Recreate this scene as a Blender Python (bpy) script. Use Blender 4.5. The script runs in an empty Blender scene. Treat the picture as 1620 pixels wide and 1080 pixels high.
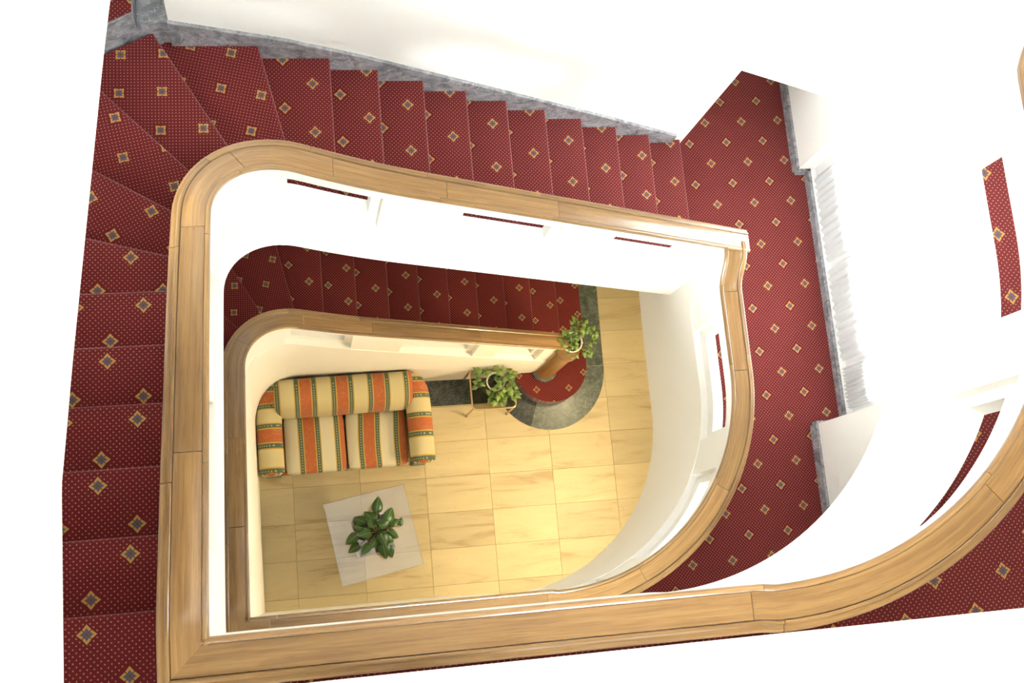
import bpy, bmesh, math, random
from mathutils import Vector, Matrix
random.seed(7)
scene = bpy.context.scene
C = scene.collection

# ------------------------------------------------------------------ camera
F_PX, NX, NY, YAW = 1830.0, 468.0, 943.0, 0.0895     # focal length, image of the straight-down direction, turn
H = 3.5                                               # storey height
ZC = 3.41 * H                                         # camera height
NR = 21                                               # risers in each flight
RI = H / NR
def cam_axes():
    d = Vector((NX - 810, NY - 540, F_PX)).normalized()
    Z = -d
    X = Vector((1, 0, 0)); X = (X - X.dot(Z) * Z).normalized()
    Y = Z.cross(X)
    c, s = math.cos(YAW), math.sin(YAW)
    return c * X + s * Y, -s * X + c * Y, Z
AX, AY, AZ = cam_axes()
cd = bpy.data.cameras.new('camera'); cam = bpy.data.objects.new('camera', cd); C.objects.link(cam)
cd.sensor_width = 36.0; cd.lens = F_PX / 1620 * 36; cd.clip_start = 0.02
right = Vector((AX[0], AY[0], AZ[0])); up = -Vector((AX[1], AY[1], AZ[1])); back = -Vector((AX[2], AY[2], AZ[2]))
m = Matrix((right, up, back)).transposed().to_4x4(); m.translation = Vector((0, 0, ZC))
cam.matrix_world = m
scene.camera = cam

# ------------------------------------------------------------------ light
w = bpy.data.worlds.new('daylight'); scene.world = w; w.use_nodes = True
bg = w.node_tree.nodes['Background']
wt = w.node_tree                                      # overcast white sky, darker ground below the horizon
_tc = wt.nodes.new('ShaderNodeTexCoord'); _sx = wt.nodes.new('ShaderNodeSeparateXYZ'); wt.links.new(_tc.outputs['Generated'], _sx.inputs[0])
_cr = wt.nodes.new('ShaderNodeValToRGB'); wt.links.new(_sx.outputs[2], _cr.inputs[0])
_cr.color_ramp.elements[0].position = 0.0; _cr.color_ramp.elements[0].color = (0.22, 0.21, 0.20, 1)
_cr.color_ramp.elements[1].position = 0.03; _cr.color_ramp.elements[1].color = (0.94, 0.965, 1.0, 1)
wt.links.new(_cr.outputs[0], bg.inputs[0]); bg.inputs[1].default_value = 26.0
vs = scene.view_settings
vs.view_transform = 'Standard'; vs.look = 'None'; vs.gamma = 1.0; vs.use_curve_mapping = False
vs.exposure = 1.25

# ------------------------------------------------------------------ materials
def new_mat(name):
    mt = bpy.data.materials.new(name); mt.use_nodes = True
    nt = mt.node_tree; b = nt.nodes['Principled BSDF']
    return mt, nt, b
def N(nt, t, **kw):
    n = nt.nodes.new(t)
    for k, v in kw.items(): setattr(n, k, v)
    return n
def plug(nt, inp, v):
    if v is None: return
    if hasattr(v, 'is_output'): nt.links.new(v, inp)
    else: inp.default_value = v
def M(nt, op, a, b=None, c=None):
    n = N(nt, 'ShaderNodeMath', operation=op)
    for i, v in enumerate((a, b, c)): plug(nt, n.inputs[i], v)
    return n.outputs[0]
def mixc(nt, f, a, b):
    n = N(nt, 'ShaderNodeMix', data_type='RGBA')
    plug(nt, n.inputs[0], f); plug(nt, n.inputs[6], a); plug(nt, n.inputs[7], b)
    return n.outputs[2]
def rgb(r, g, b): return (r, g, b, 1)
def noise(nt, vec, scale, detail=4, rough=0.55, dist=0.0):
    n = N(nt, 'ShaderNodeTexNoise'); n.inputs['Scale'].default_value = scale
    n.inputs['Detail'].default_value = detail; n.inputs['Roughness'].default_value = rough
    n.inputs['Distortion'].default_value = dist
    if vec is not None: nt.links.new(vec, n.inputs['Vector'])
    return n.outputs['Fac']
def ramp(nt, f, stops):
    n = N(nt, 'ShaderNodeValToRGB'); cr = n.color_ramp
    while len(cr.elements) < len(stops): cr.elements.new(0.5)
    for e, (p, c) in zip(cr.elements, stops): e.position = p; e.color = c
    nt.links.new(f, n.inputs[0]); return n.outputs[0]
def mapping(nt, vec, scale=(1, 1, 1), loc=(0, 0, 0)):
    n = N(nt, 'ShaderNodeMapping'); n.inputs['Scale'].default_value = scale; n.inputs['Location'].default_value = loc
    nt.links.new(vec, n.inputs['Vector']); return n.outputs[0]
def bump(nt, b, h, strength=0.2, dist=0.01):
    n = N(nt, 'ShaderNodeBump'); n.inputs['Strength'].default_value = strength; n.inputs['Distance'].default_value = dist
    nt.links.new(h, n.inputs['Height']); nt.links.new(n.outputs[0], b.inputs['Normal'])

def plain(name, col, rough=0.5, metal=0.0, coat=0.0):
    mt, nt, b = new_mat(name)
    b.inputs['Base Color'].default_value = rgb(*col); b.inputs['Roughness'].default_value = rough
    b.inputs['Metallic'].default_value = metal; b.inputs['Coat Weight'].default_value = coat
    return mt
def mat_plaster():
    mt, nt, b = new_mat('cream_paint')
    g = N(nt, 'ShaderNodeNewGeometry').outputs['Position']
    f = noise(nt, g, 1.3, 3)
    c = mixc(nt, f, rgb(0.86, 0.84, 0.775), rgb(0.89, 0.87, 0.81))
    nt.links.new(c, b.inputs['Base Color']); b.inputs['Roughness'].default_value = 0.55
    bump(nt, b, noise(nt, g, 90, 2), 0.04, 0.004)
    return mt
def mat_carpet():
    mt, nt, b = new_mat('red_patterned_carpet')
    uv = N(nt, 'ShaderNodeUVMap').outputs[0]
    sp = N(nt, 'ShaderNodeSeparateXYZ'); nt.links.new(uv, sp.inputs[0])
    u, v = sp.outputs[0], sp.outputs[1]              # metres from a motif, along and across the runner
    LB, LA = 0.350, 0.318
    def cell(x, per, off):
        t = M(nt, 'ADD', M(nt, 'DIVIDE', x, per), 0.5 + off)
        return M(nt, 'ABSOLUTE', M(nt, 'MULTIPLY', M(nt, 'SUBTRACT', M(nt, 'FRACT', t), 0.5), per))
    def motif(off):
        x, y = cell(u, LB, off), cell(v, LA, off)
        hi, lo = M(nt, 'MAXIMUM', x, y), M(nt, 'MINIMUM', x, y)
        d1 = M(nt, 'ADD', x, y)
        gap = M(nt, 'SUBTRACT', hi, lo)
        # petals: a pointed oval on each axis, cut apart along the diagonals
        pet = M(nt, 'ADD', M(nt, 'MULTIPLY', M(nt, 'ABSOLUTE', M(nt, 'SUBTRACT', hi, 0.0185)), 0.82), lo)
        gold = M(nt, 'MULTIPLY', M(nt, 'LESS_THAN', pet, 0.0178), M(nt, 'GREATER_THAN', gap, 0.0024))
        blue = M(nt, 'LESS_THAN', M(nt, 'ADD', M(nt, 'MULTIPLY', M(nt, 'ABSOLUTE', M(nt, 'SUBTRACT', hi, 0.0125)), 0.75), lo), 0.0100)
        blue = M(nt, 'MULTIPLY', blue, M(nt, 'GREATER_THAN', gap, 0.0030))
        halo = M(nt, 'LESS_THAN', d1, 0.046)
        return gold, blue, halo
    g1, b1, h1 = motif(0.0); g2, b2, h2 = motif(0.5)
    gold, blue, halo = M(nt, 'MAXIMUM', g1, g2), M(nt, 'MAXIMUM', b1, b2), M(nt, 'MAXIMUM', h1, h2)
    def dots(off):
        x, y = cell(u, LB / 13, off), cell(v, LA / 12, off)
        return M(nt, 'LESS_THAN', M(nt, 'ADD', M(nt, 'MULTIPLY', x, x), M(nt, 'MULTIPLY', y, y)), 0.0033 ** 2)
    dot = M(nt, 'MULTIPLY', M(nt, 'MAXIMUM', dots(0.0), dots(0.5)), M(nt, 'SUBTRACT', 1.0, halo))
    f = noise(nt, uv, 9, 4)
    base = mixc(nt, f, rgb(0.106, 0.0088, 0.0100), rgb(0.138, 0.0120, 0.0138))
    c = mixc(nt, dot, base, rgb(0.36, 0.15, 0.10))
    c = mixc(nt, gold, c, rgb(0.44, 0.235, 0.06))
    c = mixc(nt, blue, c, rgb(0.075, 0.085, 0.12))
    nt.links.new(c, b.inputs['Base Color'])
    b.inputs['Roughness'].default_value = 0.95; b.inputs['Specular IOR Level'].default_value = 0.12
    b.inputs['Sheen Weight'].default_value = 0.22; b.inputs['Sheen Roughness'].default_value = 0.5
    bump(nt, b, noise(nt, uv, 420, 2), 0.35, 0.004)
    return mt
def mat_wood():
    mt, nt, b = new_mat('varnished_oak')
    uv = N(nt, 'ShaderNodeUVMap').outputs[0]
    rnd = N(nt, 'ShaderNodeObjectInfo').outputs['Random']
    cx = N(nt, 'ShaderNodeCombineXYZ'); plug(nt, cx.inputs[2], M(nt, 'MULTIPLY', rnd, 37.0))
    va = N(nt, 'ShaderNodeVectorMath', operation='ADD'); nt.links.new(uv, va.inputs[0]); nt.links.new(cx.outputs[0], va.inputs[1])
    g = va.outputs[0]
    f1 = noise(nt, mapping(nt, g, (2.2, 55, 1)), 1.0, 5, 0.6, 0.4)
    f2 = noise(nt, mapping(nt, g, (7, 240, 1)), 1.0, 3)
    f3 = noise(nt, mapping(nt, g, (1.1, 6, 1)), 1.0, 3)
    col = ramp(nt, f1, [(0.28, rgb(0.175, 0.088, 0.027)), (0.50, rgb(0.255, 0.139, 0.045)), (0.72, rgb(0.330, 0.190, 0.066))])
    col = mixc(nt, M(nt, 'MULTIPLY', M(nt, 'LESS_THAN', f2, 0.41), 0.30), col, rgb(0.12, 0.05, 0.015))
    col = mixc(nt, M(nt, 'MULTIPLY', M(nt, 'LESS_THAN', f3, 0.36), 0.25), col, rgb(0.14, 0.06, 0.02))
    hs = N(nt, 'ShaderNodeHueSaturation'); nt.links.new(col, hs.inputs['Color'])
    plug(nt, hs.inputs['Value'], M(nt, 'ADD', M(nt, 'MULTIPLY', rnd, 0.34), 0.86))
    nt.links.new(hs.outputs[0], b.inputs['Base Color'])
    b.inputs['Roughness'].default_value = 0.34
    b.inputs['Coat Weight'].default_value = 0.35; b.inputs['Coat Roughness'].default_value = 0.12
    bump(nt, b, f2, 0.05, 0.003)
    return mt
def mat_marble(name, dark, light, vein):
    mt, nt, b = new_mat(name)
    g = N(nt, 'ShaderNodeNewGeometry').outputs['Position']
    f = noise(nt, g, 9, 8, 0.65, 1.2)
    c = ramp(nt, f, [(0.34, rgb(*dark)), (0.66, rgb(*light))])
    v = M(nt, 'ABSOLUTE', M(nt, 'SUBTRACT', noise(nt, mapping(nt, g, (1, 1.7, 1), (3, 7, 1)), 5, 6, 0.6, 2.2), 0.5))
    c = mixc(nt, M(nt, 'MULTIPLY', M(nt, 'LESS_THAN', v, 0.007), 0.65), c, rgb(*vein))
    nt.links.new(c, b.inputs['Base Color']); b.inputs['Roughness'].default_value = 0.22
    return mt
def mat_tile():
    mt, nt, b = new_mat('travertine')
    g = N(nt, 'ShaderNodeTexCoord').outputs['Object']
    rnd = N(nt, 'ShaderNodeObjectInfo').outputs['Random']
    cx = N(nt, 'ShaderNodeCombineXYZ'); plug(nt, cx.inputs[1], M(nt, 'MULTIPLY', rnd, 91.0)); plug(nt, cx.inputs[2], M(nt, 'MULTIPLY', rnd, 53.0))
    va = N(nt, 'ShaderNodeVectorMath', operation='ADD'); nt.links.new(g, va.inputs[0]); nt.links.new(cx.outputs[0], va.inputs[1])
    p = va.outputs[0]
    f = noise(nt, mapping(nt, p, (1.2, 7.5, 1)), 1.0, 6, 0.6, 0.6)
    col = ramp(nt, f, [(0.33, rgb(0.43, 0.32, 0.165)), (0.45, rgb(0.555, 0.45, 0.245)), (0.70, rgb(0.61, 0.51, 0.29))])
    fs = noise(nt, p, 30, 3)
    col = mixc(nt, M(nt, 'MULTIPLY', M(nt, 'LESS_THAN', fs, 0.33), 0.25), col, rgb(0.36, 0.25, 0.10))
    hs = N(nt, 'ShaderNodeHueSaturation'); nt.links.new(col, hs.inputs['Color'])
    plug(nt, hs.inputs['Value'], M(nt, 'ADD', M(nt, 'MULTIPLY', rnd, 0.24), 0.87))
    nt.links.new(hs.outputs[0], b.inputs['Base Color']); b.inputs['Roughness'].default_value = 0.48
    return mt
def mat_stripe(name='striped_upholstery', cream=rgb(0.55, 0.47, 0.25)):
    mt, nt, b = new_mat(name)
    uv = N(nt, 'ShaderNodeUVMap').outputs[0]
    sp = N(nt, 'ShaderNodeSeparateXYZ'); nt.links.new(uv, sp.inputs[0])
    u, v = sp.outputs[0], sp.outputs[1]
    per = 0.352
    t = M(nt, 'FRACT', M(nt, 'DIVIDE', u, per))
    d = M(nt, 'MULTIPLY', M(nt, 'ABSOLUTE', M(nt, 'SUBTRACT', t, 0.5)), 2.0)    # 0 mid orange band, 1 mid cream band
    yel, green, orange = rgb(0.48, 0.31, 0.06), rgb(0.070, 0.112, 0.068), rgb(0.40, 0.10, 0.028)
    dam = noise(nt, mapping(nt, uv, (34, 34, 1)), 1.0, 3, 0.6, 1.5)
    orange2 = mixc(nt, M(nt, 'MULTIPLY', M(nt, 'GREATER_THAN', dam, 0.56), 0.45), orange, rgb(0.46, 0.20, 0.06))
    cream2 = mixc(nt, M(nt, 'MULTIPLY', M(nt, 'GREATER_THAN', noise(nt, mapping(nt, uv, (13, 13, 1)), 1.0, 2, 0.5, 1.0), 0.55), 0.30), cream, tuple(c * 1.06 if i == 0 else c * 0.97 for i, c in enumerate(cream[:3])) + (1,))
    bead = M(nt, 'LESS_THAN', M(nt, 'ABSOLUTE', M(nt, 'SUBTRACT', M(nt, 'FRACT', M(nt, 'DIVIDE', v, 0.026)), 0.5)), 0.2)
    mid = M(nt, 'LESS_THAN', M(nt, 'ABSOLUTE', M(nt, 'SUBTRACT', d, 0.47)), 0.035)
    green2 = mixc(nt, M(nt, 'MULTIPLY', M(nt, 'MULTIPLY', bead, mid), 0.8), green, rgb(0.45, 0.40, 0.24))
    c = mixc(nt, M(nt, 'GREATER_THAN', d, 0.30), orange2, yel)
    c = mixc(nt, M(nt, 'GREATER_THAN', d, 0.365), c, green2)
    c = mixc(nt, M(nt, 'GREATER_THAN', d, 0.575), c, yel)
    c = mixc(nt, M(nt, 'GREATER_THAN', d, 0.635), c, cream2)
    nt.links.new(c, b.inputs['Base Color']); b.inputs['Roughness'].default_value = 0.75
    b.inputs['Sheen Weight'].default_value = 0.1
    bump(nt, b, noise(nt, uv, 7, 3, 0.6, 0.8), 0.25, 0.02)
    return mt
def mat_glass(name, tint, gloss=0.10):
    mt = bpy.data.materials.new(name); mt.use_nodes = True; nt = mt.node_tree
    nt.nodes.remove(nt.nodes['Principled BSDF'])
    out = nt.nodes['Material Output']
    tr = N(nt, 'ShaderNodeBsdfTransparent'); tr.inputs[0].default_value = rgb(*tint)
    gl = N(nt, 'ShaderNodeBsdfGlossy'); gl.inputs['Roughness'].default_value = 0.0
    fr = N(nt, 'ShaderNodeFresnel'); fr.inputs[0].default_value = 1.52
    f = M(nt, 'ADD', fr.outputs[0], gloss - 0.043)
    mx = N(nt, 'ShaderNodeMixShader'); nt.links.new(f, mx.inputs[0]); nt.links.new(tr.outputs[0], mx.inputs[1]); nt.links.new(gl.outputs[0], mx.inputs[2])
    nt.links.new(mx.outputs[0], out.inputs[0]); return mt
def mat_net():
    mt = bpy.data.materials.new('white_net'); mt.use_nodes = True; nt = mt.node_tree
    nt.nodes.remove(nt.nodes['Principled BSDF']); out = nt.nodes['Material Output']
    d = N(nt, 'ShaderNodeBsdfDiffuse'); d.inputs[0].default_value = rgb(0.86, 0.86, 0.86)
    t = N(nt, 'ShaderNodeBsdfTranslucent'); t.inputs[0].default_value = rgb(0.86, 0.86, 0.86)
    p = N(nt, 'ShaderNodeBsdfTransparent')
    m1 = N(nt, 'ShaderNodeMixShader'); m1.inputs[0].default_value = 0.6
    nt.links.new(d.outputs[0], m1.inputs[1]); nt.links.new(t.outputs[0], m1.inputs[2])
    m2 = N(nt, 'ShaderNodeMixShader'); m2.inputs[0].default_value = 0.22
    nt.links.new(m1.outputs[0], m2.inputs[1]); nt.links.new(p.outputs[0], m2.inputs[2])
    nt.links.new(m2.outputs[0], out.inputs[0]); return mt
def mat_leaf(name, a, bb):
    mt, nt, b = new_mat(name)
    rnd = N(nt, 'ShaderNodeObjectInfo').outputs['Random']
    g = N(nt, 'ShaderNodeTexCoord').outputs['Object']
    c = mixc(nt, rnd, rgb(*a), rgb(*bb))
    x = N(nt, 'ShaderNodeSeparateXYZ'); nt.links.new(g, x.inputs[0])
    rib = M(nt, 'LESS_THAN', M(nt, 'ABSOLUTE', x.outputs[0]), 0.025)
    c = mixc(nt, M(nt, 'MULTIPLY', rib, 0.3), c, rgb(0.25, 0.36, 0.10))
    nt.links.new(c, b.inputs['Base Color']); b.inputs['Roughness'].default_value = 0.35
    return mt
def emit(name, col, s):
    mt, nt, b = new_mat(name)
    b.inputs['Base Color'].default_value = rgb(*col); b.inputs['Emission Color'].default_value = rgb(*col); b.inputs['Emission Strength'].default_value = s
    return mt

PLASTER = mat_plaster(); CARPET = mat_carpet(); WOOD = mat_wood()
GREY = mat_marble('grey_marble', (0.14, 0.145, 0.155), (0.36, 0.36, 0.375), (0.62, 0.61, 0.60))
GREEN = mat_marble('green_marble', (0.055, 0.075, 0.06), (0.135, 0.16, 0.13), (0.36, 0.38, 0.30))
SHADEM = mat_marble('shaded_green_marble', (0.012, 0.018, 0.017), (0.045, 0.055, 0.05), (0.20, 0.21, 0.19))  # same border marble as GREEN, darkened to stand in for shade
TILE = mat_tile(); STRIPE = mat_stripe(); SEATSTRIPE = mat_stripe('pale_striped_upholstery', rgb(0.60, 0.55, 0.38))  # seat cushions: the same stripes with a paler cream
GLASS = mat_glass('table_glass', (0.80, 0.81, 0.82), 0.075); PANE = mat_glass('window_glass', (0.95, 0.97, 0.97), 0.05)
NET = mat_net()
WHITE = plain('white_gloss_paint', (0.85, 0.85, 0.83), 0.35)
BRASS = plain('brushed_brass', (0.60, 0.43, 0.24), 0.28, 1.0)
CREAMST = plain('cream_stone', (0.70, 0.66, 0.50), 0.4)
POTW = plain('white_ceramic', (0.80, 0.79, 0.74), 0.3)
TERRA = plain('terracotta', (0.30, 0.08, 0.045), 0.6)
SOIL = plain('potting_soil', (0.018, 0.012, 0.008), 0.95)
GROUT = plain('grout', (0.22, 0.16, 0.075), 0.9)
STEM = plain('green_stem', (0.12, 0.16, 0.05), 0.6)
DARKW = plain('dark_wood_foot', (0.05, 0.025, 0.012), 0.5)
IVY = mat_leaf('ivy_green', (0.055, 0.13, 0.02), (0.20, 0.29, 0.05))
PHILO = mat_leaf('dark_leaf_green', (0.012, 0.055, 0.012), (0.035, 0.105, 0.02))

# ------------------------------------------------------------------ helpers
def mesh_obj(name, me, mat, parent=None, smooth=None):
    if mat: me.materials.append(mat)
    if smooth is not None:
        me.shade_smooth(); me.set_sharp_from_angle(angle=smooth)
    o = bpy.data.objects.new(name, me); C.objects.link(o)
    if parent: o.parent = parent
    return o
def from_py(name, v, f, mat, parent=None, smooth=None, uvs=None):
    me = bpy.data.meshes.new(name); me.from_pydata(v, [], f)
    if uvs:
        ul = me.uv_layers.new(name='UVMap')
        for p in me.polygons:
            for li, vi in zip(p.loop_indices, p.vertices): ul.data[li].uv = uvs[vi]
    me.update()
    bm = bmesh.new(); bm.from_mesh(me); bmesh.ops.recalc_face_normals(bm, faces=bm.faces); bm.to_mesh(me); bm.free()
    return mesh_obj(name, me, mat, parent, smooth)
def from_bm(name, bm, mat, parent=None, smooth=None):
    bmesh.ops.recalc_face_normals(bm, faces=bm.faces)
    me = bpy.data.meshes.new(name); bm.to_mesh(me); bm.free()
    return mesh_obj(name, me, mat, parent, smooth)
def empty(name, loc=(0, 0, 0), rz=0.0):
    o = bpy.data.objects.new(name, None); C.objects.link(o); o.location = loc; o.rotation_euler = (0, 0, rz); o.empty_display_size = 0.1
    return o
def tag(o, label, cat, group=None):
    o['label'] = label; o['category'] = cat
    if group: o['group'] = group
    return o
def struct(o, label=None, cat=None):
    o['kind'] = 'structure'
    if label: o['label'] = label
    if cat: o['category'] = cat
    return o
def prism(bm, poly, z0, z1):
    a = [bm.verts.new((x, y, z0)) for x, y in poly]; b = [bm.verts.new((x, y, z1)) for x, y in poly]
    n = len(poly)
    bm.faces.new(a[::-1]); bm.faces.new(b)
    for i in range(n): bm.faces.new((a[i], a[(i + 1) % n], b[(i + 1) % n], b[i]))
def box(bm, x0, x1, y0, y1, z0, z1, bevel=0.0, seg=2):
    r = bmesh.ops.create_cube(bm, size=1.0)
    for v in r['verts']:
        v.co = Vector((x0 + (v.co.x + .5) * (x1 - x0), y0 + (v.co.y + .5) * (y1 - y0), z0 + (v.co.z + .5) * (z1 - z0)))
    if bevel > 0:
        es = list({e for v in r['verts'] for e in v.link_edges})
        bmesh.ops.bevel(bm, geom=es, offset=bevel, segments=seg, profile=0.5, affect='EDGES')
def tube(bm, pts, rad, n=8, caps=True):
    rings = []
    for i, p in enumerate(pts):
        p = Vector(p)
        t = (Vector(pts[min(i + 1, len(pts) - 1)]) - Vector(pts[max(i - 1, 0)])).normalized()
        a = Vector((0, 0, 1)) if abs(t.z) < 0.9 else Vector((1, 0, 0))
        e1 = t.cross(a).normalized(); e2 = t.cross(e1)
        r = rad[i] if isinstance(rad, (list, tuple)) else rad
        rings.append([bm.verts.new(p + e1 * r * math.cos(2 * math.pi * k / n) + e2 * r * math.sin(2 * math.pi * k / n)) for k in range(n)])
    for a, b in zip(rings, rings[1:]):
        for k in range(n): bm.faces.new((a[k], a[(k + 1) % n], b[(k + 1) % n], b[k]))
    if caps: bm.faces.new(rings[0][::-1]); bm.faces.new(rings[-1])
def lathe(bm, prof, n=32, cx=0, cy=0):
    rings = [[bm.verts.new((cx + r * math.cos(2 * math.pi * k / n), cy + r * math.sin(2 * math.pi * k / n), z)) for k in range(n)] for r, z in prof]
    for a, b in zip(rings, rings[1:]):
        for k in range(n): bm.faces.new((a[k], a[(k + 1) % n], b[(k + 1) % n], b[k]))
    bm.faces.new(rings[0][::-1]); bm.faces.new(rings[-1])
def uv_by(o, fn):
    me = o.data; ul = me.uv_layers.get('UVMap') or me.uv_layers.new(name='UVMap')
    for p in me.polygons:
        for li, vi in zip(p.loop_indices, p.vertices): ul.data[li].uv = fn(me.vertices[vi].co, p.normal)

# ------------------------------------------------------------------ plan of the well (metres, camera above 0,0)
LX, BY, TY = -0.365, -0.188, 2.148                   # centre lines of the rail: left, front, back side
AC, AR = (1.66, 1.25), 1.445                         # round corner of the landing
RX = AC[0] + AR
NB_TOP, NB_LEFT = 3.275, -1.48                       # stair side walls
GO = 0.311
NOS = {}                                             # nosing lines: inner point, outer point
for k in range(1, 11): NOS[k] = ((3.155 - GO * (k - 1), 2.214), (3.155 - GO * (k - 1), NB_TOP))
def ext(a, b, t): return (a[0] + (b[0] - a[0]) * t, a[1] + (b[1] - a[1]) * t)
NOS[11] = ((0.15, 2.214), (-0.08, NB_TOP))
NOS[12] = ((-0.06, 2.180), (-0.665, 3.245))
NOS[13] = ((-0.232, 2.086), (-1.13, 3.02))
NOS[14] = ((-0.354, 1.928), (-1.48, 2.605))
NOS[15] = ((-0.431, 1.713), (-1.48, 2.00))
for k in range(16, 22): NOS[k] = ((-0.431, 1.52 - 0.308 * (k - 16)), (NB_LEFT, 1.52 - 0.308 * (k - 16)))
OUT_CORNER = {11: [(-0.08, NB_TOP), (-0.60, NB_TOP), (-0.665, 3.245)], 12: [(-0.665, 3.245), (-1.13, 3.02)],
              13: [(-1.13, 3.02), (-1.48, 2.845), (-1.48, 2.605)]}
IN_CORNER = {11: [(0.15, 2.214), (0.04, 2.206), (-0.06, 2.180)], 12: [(-0.06, 2.180), (-0.15, 2.139), (-0.232, 2.086)],
             13: [(-0.232, 2.086), (-0.30, 2.013), (-0.354, 1.928)], 14: [(-0.354, 1.928), (-0.404, 1.83), (-0.431, 1.713)]}

def flight_path(x_start=3.215, lx=LX):
    R = 0.50
    pts = []
    n = int((x_start - (lx + R)) / 0.06)
    for i in range(n + 1): pts.append((x_start + (lx + R - x_start) * i / n, TY))
    for i in range(1, 16):
        a = math.pi / 2 + math.pi / 2 * i / 16; pts.append((lx + R + R * math.cos(a), TY - R + R * math.sin(a)))
    n = int((TY - R - BY) / 0.06)
    for i in range(n + 1): pts.append((lx, TY - R + (BY - TY + R) * i / n))
    return pts
def arclen(pts):
    s = [0.0]
    for a, b in zip(pts, pts[1:]): s.append(s[-1] + math.hypot(b[0] - a[0], b[1] - a[1]))
    return s
def interp(x, xs, ys):
    if x <= xs[0]: return ys[0]
    for i in range(len(xs) - 1):
        if x <= xs[i + 1]: return ys[i] + (ys[i + 1] - ys[i]) * (x - xs[i]) / max(1e-9, xs[i + 1] - xs[i])
    return ys[-1]
def flight_base(pts, k):
    """height of the nosing line along the rail of flight k"""
    s = arclen(pts)
    sN = lambda x, y: min(range(len(pts)), key=lambda i: (pts[i][0] - x) ** 2 + (pts[i][1] - y) ** 2)
    xs, zs = [], []
    x0 = pts[0][0]
    xs += [0.0, x0 - 0.355]; zs += [k * H + RI * (1 + (3.155 - x0) / GO), k * H + RI * (1 + (3.155 - 0.355) / GO)]
    xs.append(s[sN(LX, 1.52)]); zs.append(k * H + 16 * RI)
    xs.append(s[sN(LX, -0.02)]); zs.append((k + 1) * H)
    xs.append(s[-1]); zs.append((k + 1) * H)
    raw = lambda t: interp(t, xs, zs)
    out = []
    for t in s:
        wdw = min(0.42, t * 0.9 + 1e-6, (s[-1] - t) * 0.9 + 1e-6)
        out.append(sum(raw(t + wdw * (j / 6 - 1)) for j in range(13)) / 13)
    return out
def landing_path():
    pts = []
    n = 34
    for i in range(n): pts.append((LX + (AC[0] - LX) * i / n, BY))
    for i in range(41):
        a = -math.pi / 2 + math.pi / 2 * i / 40; pts.append((AC[0] + AR * math.cos(a), AC[1] + AR * math.sin(a)))
    n = 20
    for i in range(1, n + 1): pts.append((RX, AC[1] + (TY - 0.02 - AC[1]) * i / n))
    return pts
def landing_base(pts, k):
    out = []
    for x, y in pts:
        t = 0.0
        if x > 3.0 and y > 1.84: t = min(1.0, (y - 1.84) / 0.22); t = t * t * (3 - 2 * t)
        out.append(k * H + RI * 1.05 * t)
    return out
def normals(pts):
    out = []
    for i in range(len(pts)):
        a = pts[max(i - 1, 0)]; b = pts[min(i + 1, len(pts) - 1)]
        tx, ty = b[0] - a[0], b[1] - a[1]; l = math.hypot(tx, ty)
        out.append((ty / l, -tx / l))                # outward, away from the well
    return out
def refine(pts, zs, cuts):
    s = arclen(pts)
    allS = sorted(set([round(t, 5) for t in s] + [round(c, 5) for c in cuts if 0 < c < s[-1]]))
    keep = []
    cset = set(round(c, 5) for c in cuts)
    for t in allS:
        if keep and t - keep[-1] < 0.012:
            if t in cset: keep[-1] = t
            continue
        keep.append(t)
    P = [(interp(t, s, [p[0] for p in pts]), interp(t, s, [p[1] for p in pts])) for t in keep]
    return P, [interp(t, s, zs) for t in keep], keep

def parapet(name, pts, zb, panels, bottom, top, m0=None, m1=None, openings=True):
    """wall under the handrail: recessed panels, each with an opening"""
    cuts = []
    for a, b in panels: cuts += [a, b, a + 0.06, b - 0.06]
    P, Z, S = refine(pts, zb, cuts)
    NN = normals(P)
    W = [-0.062, -0.055, -0.010, 0.065]
    V = [None, 0.285, 0.40, 0.665, 0.80, top]
    ns, nv, nw = len(P), len(V), len(W)
    bot = [bottom(P[i], Z[i]) for i in range(ns)]
    verts, idx = [], {}
    def vid(i, j, l):
        if (i, j, l) not in idx:
            x = P[i][0] + NN[i][0] * W[l]; y = P[i][1] + NN[i][1] * W[l]
            if i == 0 and m0: x += m0[0] * W[l]; y += m0[1] * W[l]
            if i == ns - 1 and m1: x += m1[0] * W[l]; y += m1[1] * W[l]
            z = bot[i] if j == 0 else Z[i] + V[j]
            idx[(i, j, l)] = len(verts); verts.append((x, y, z))
        return idx[(i, j, l)]
    def solid(i, j, l):
        if not (0 <= i < ns - 1 and 0 <= j < nv - 1 and 0 <= l < nw - 1): return False
        t = (S[i] + S[i + 1]) / 2
        if l == 0: return j == 0
        if l == 1:
            return not (1 <= j <= 3 and any(a < t < b for a, b in panels))
        return not (openings and j == 2 and any(a + 0.06 < t < b - 0.06 for a, b in panels))
    faces = []
    for i in range(ns - 1):
        for j in range(nv - 1):
            for l in range(nw - 1):
                if not solid(i, j, l): continue
                q = lambda a, b, c: vid(i + a, j + b, l + c)
                if not solid(i - 1, j, l): faces.append((q(0,0,0), q(0,0,1), q(0,1,1), q(0,1,0)))
                if not solid(i + 1, j, l): faces.append((q(1,0,0), q(1,1,0), q(1,1,1), q(1,0,1)))
                if not solid(i, j - 1, l): faces.append((q(0,0,0), q(1,0,0), q(1,0,1), q(0,0,1)))
                if not solid(i, j + 1, l): faces.append((q(0,1,0), q(0,1,1), q(1,1,1), q(1,1,0)))
                if not solid(i, j, l - 1): faces.append((q(0,0,0), q(0,1,0), q(1,1,0), q(1,0,0)))
                if not solid(i, j, l + 1): faces.append((q(0,0,1), q(1,0,1), q(1,1,1), q(0,1,1)))
    return from_py(name, verts, faces, PLASTER, None, 0.5)

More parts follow.
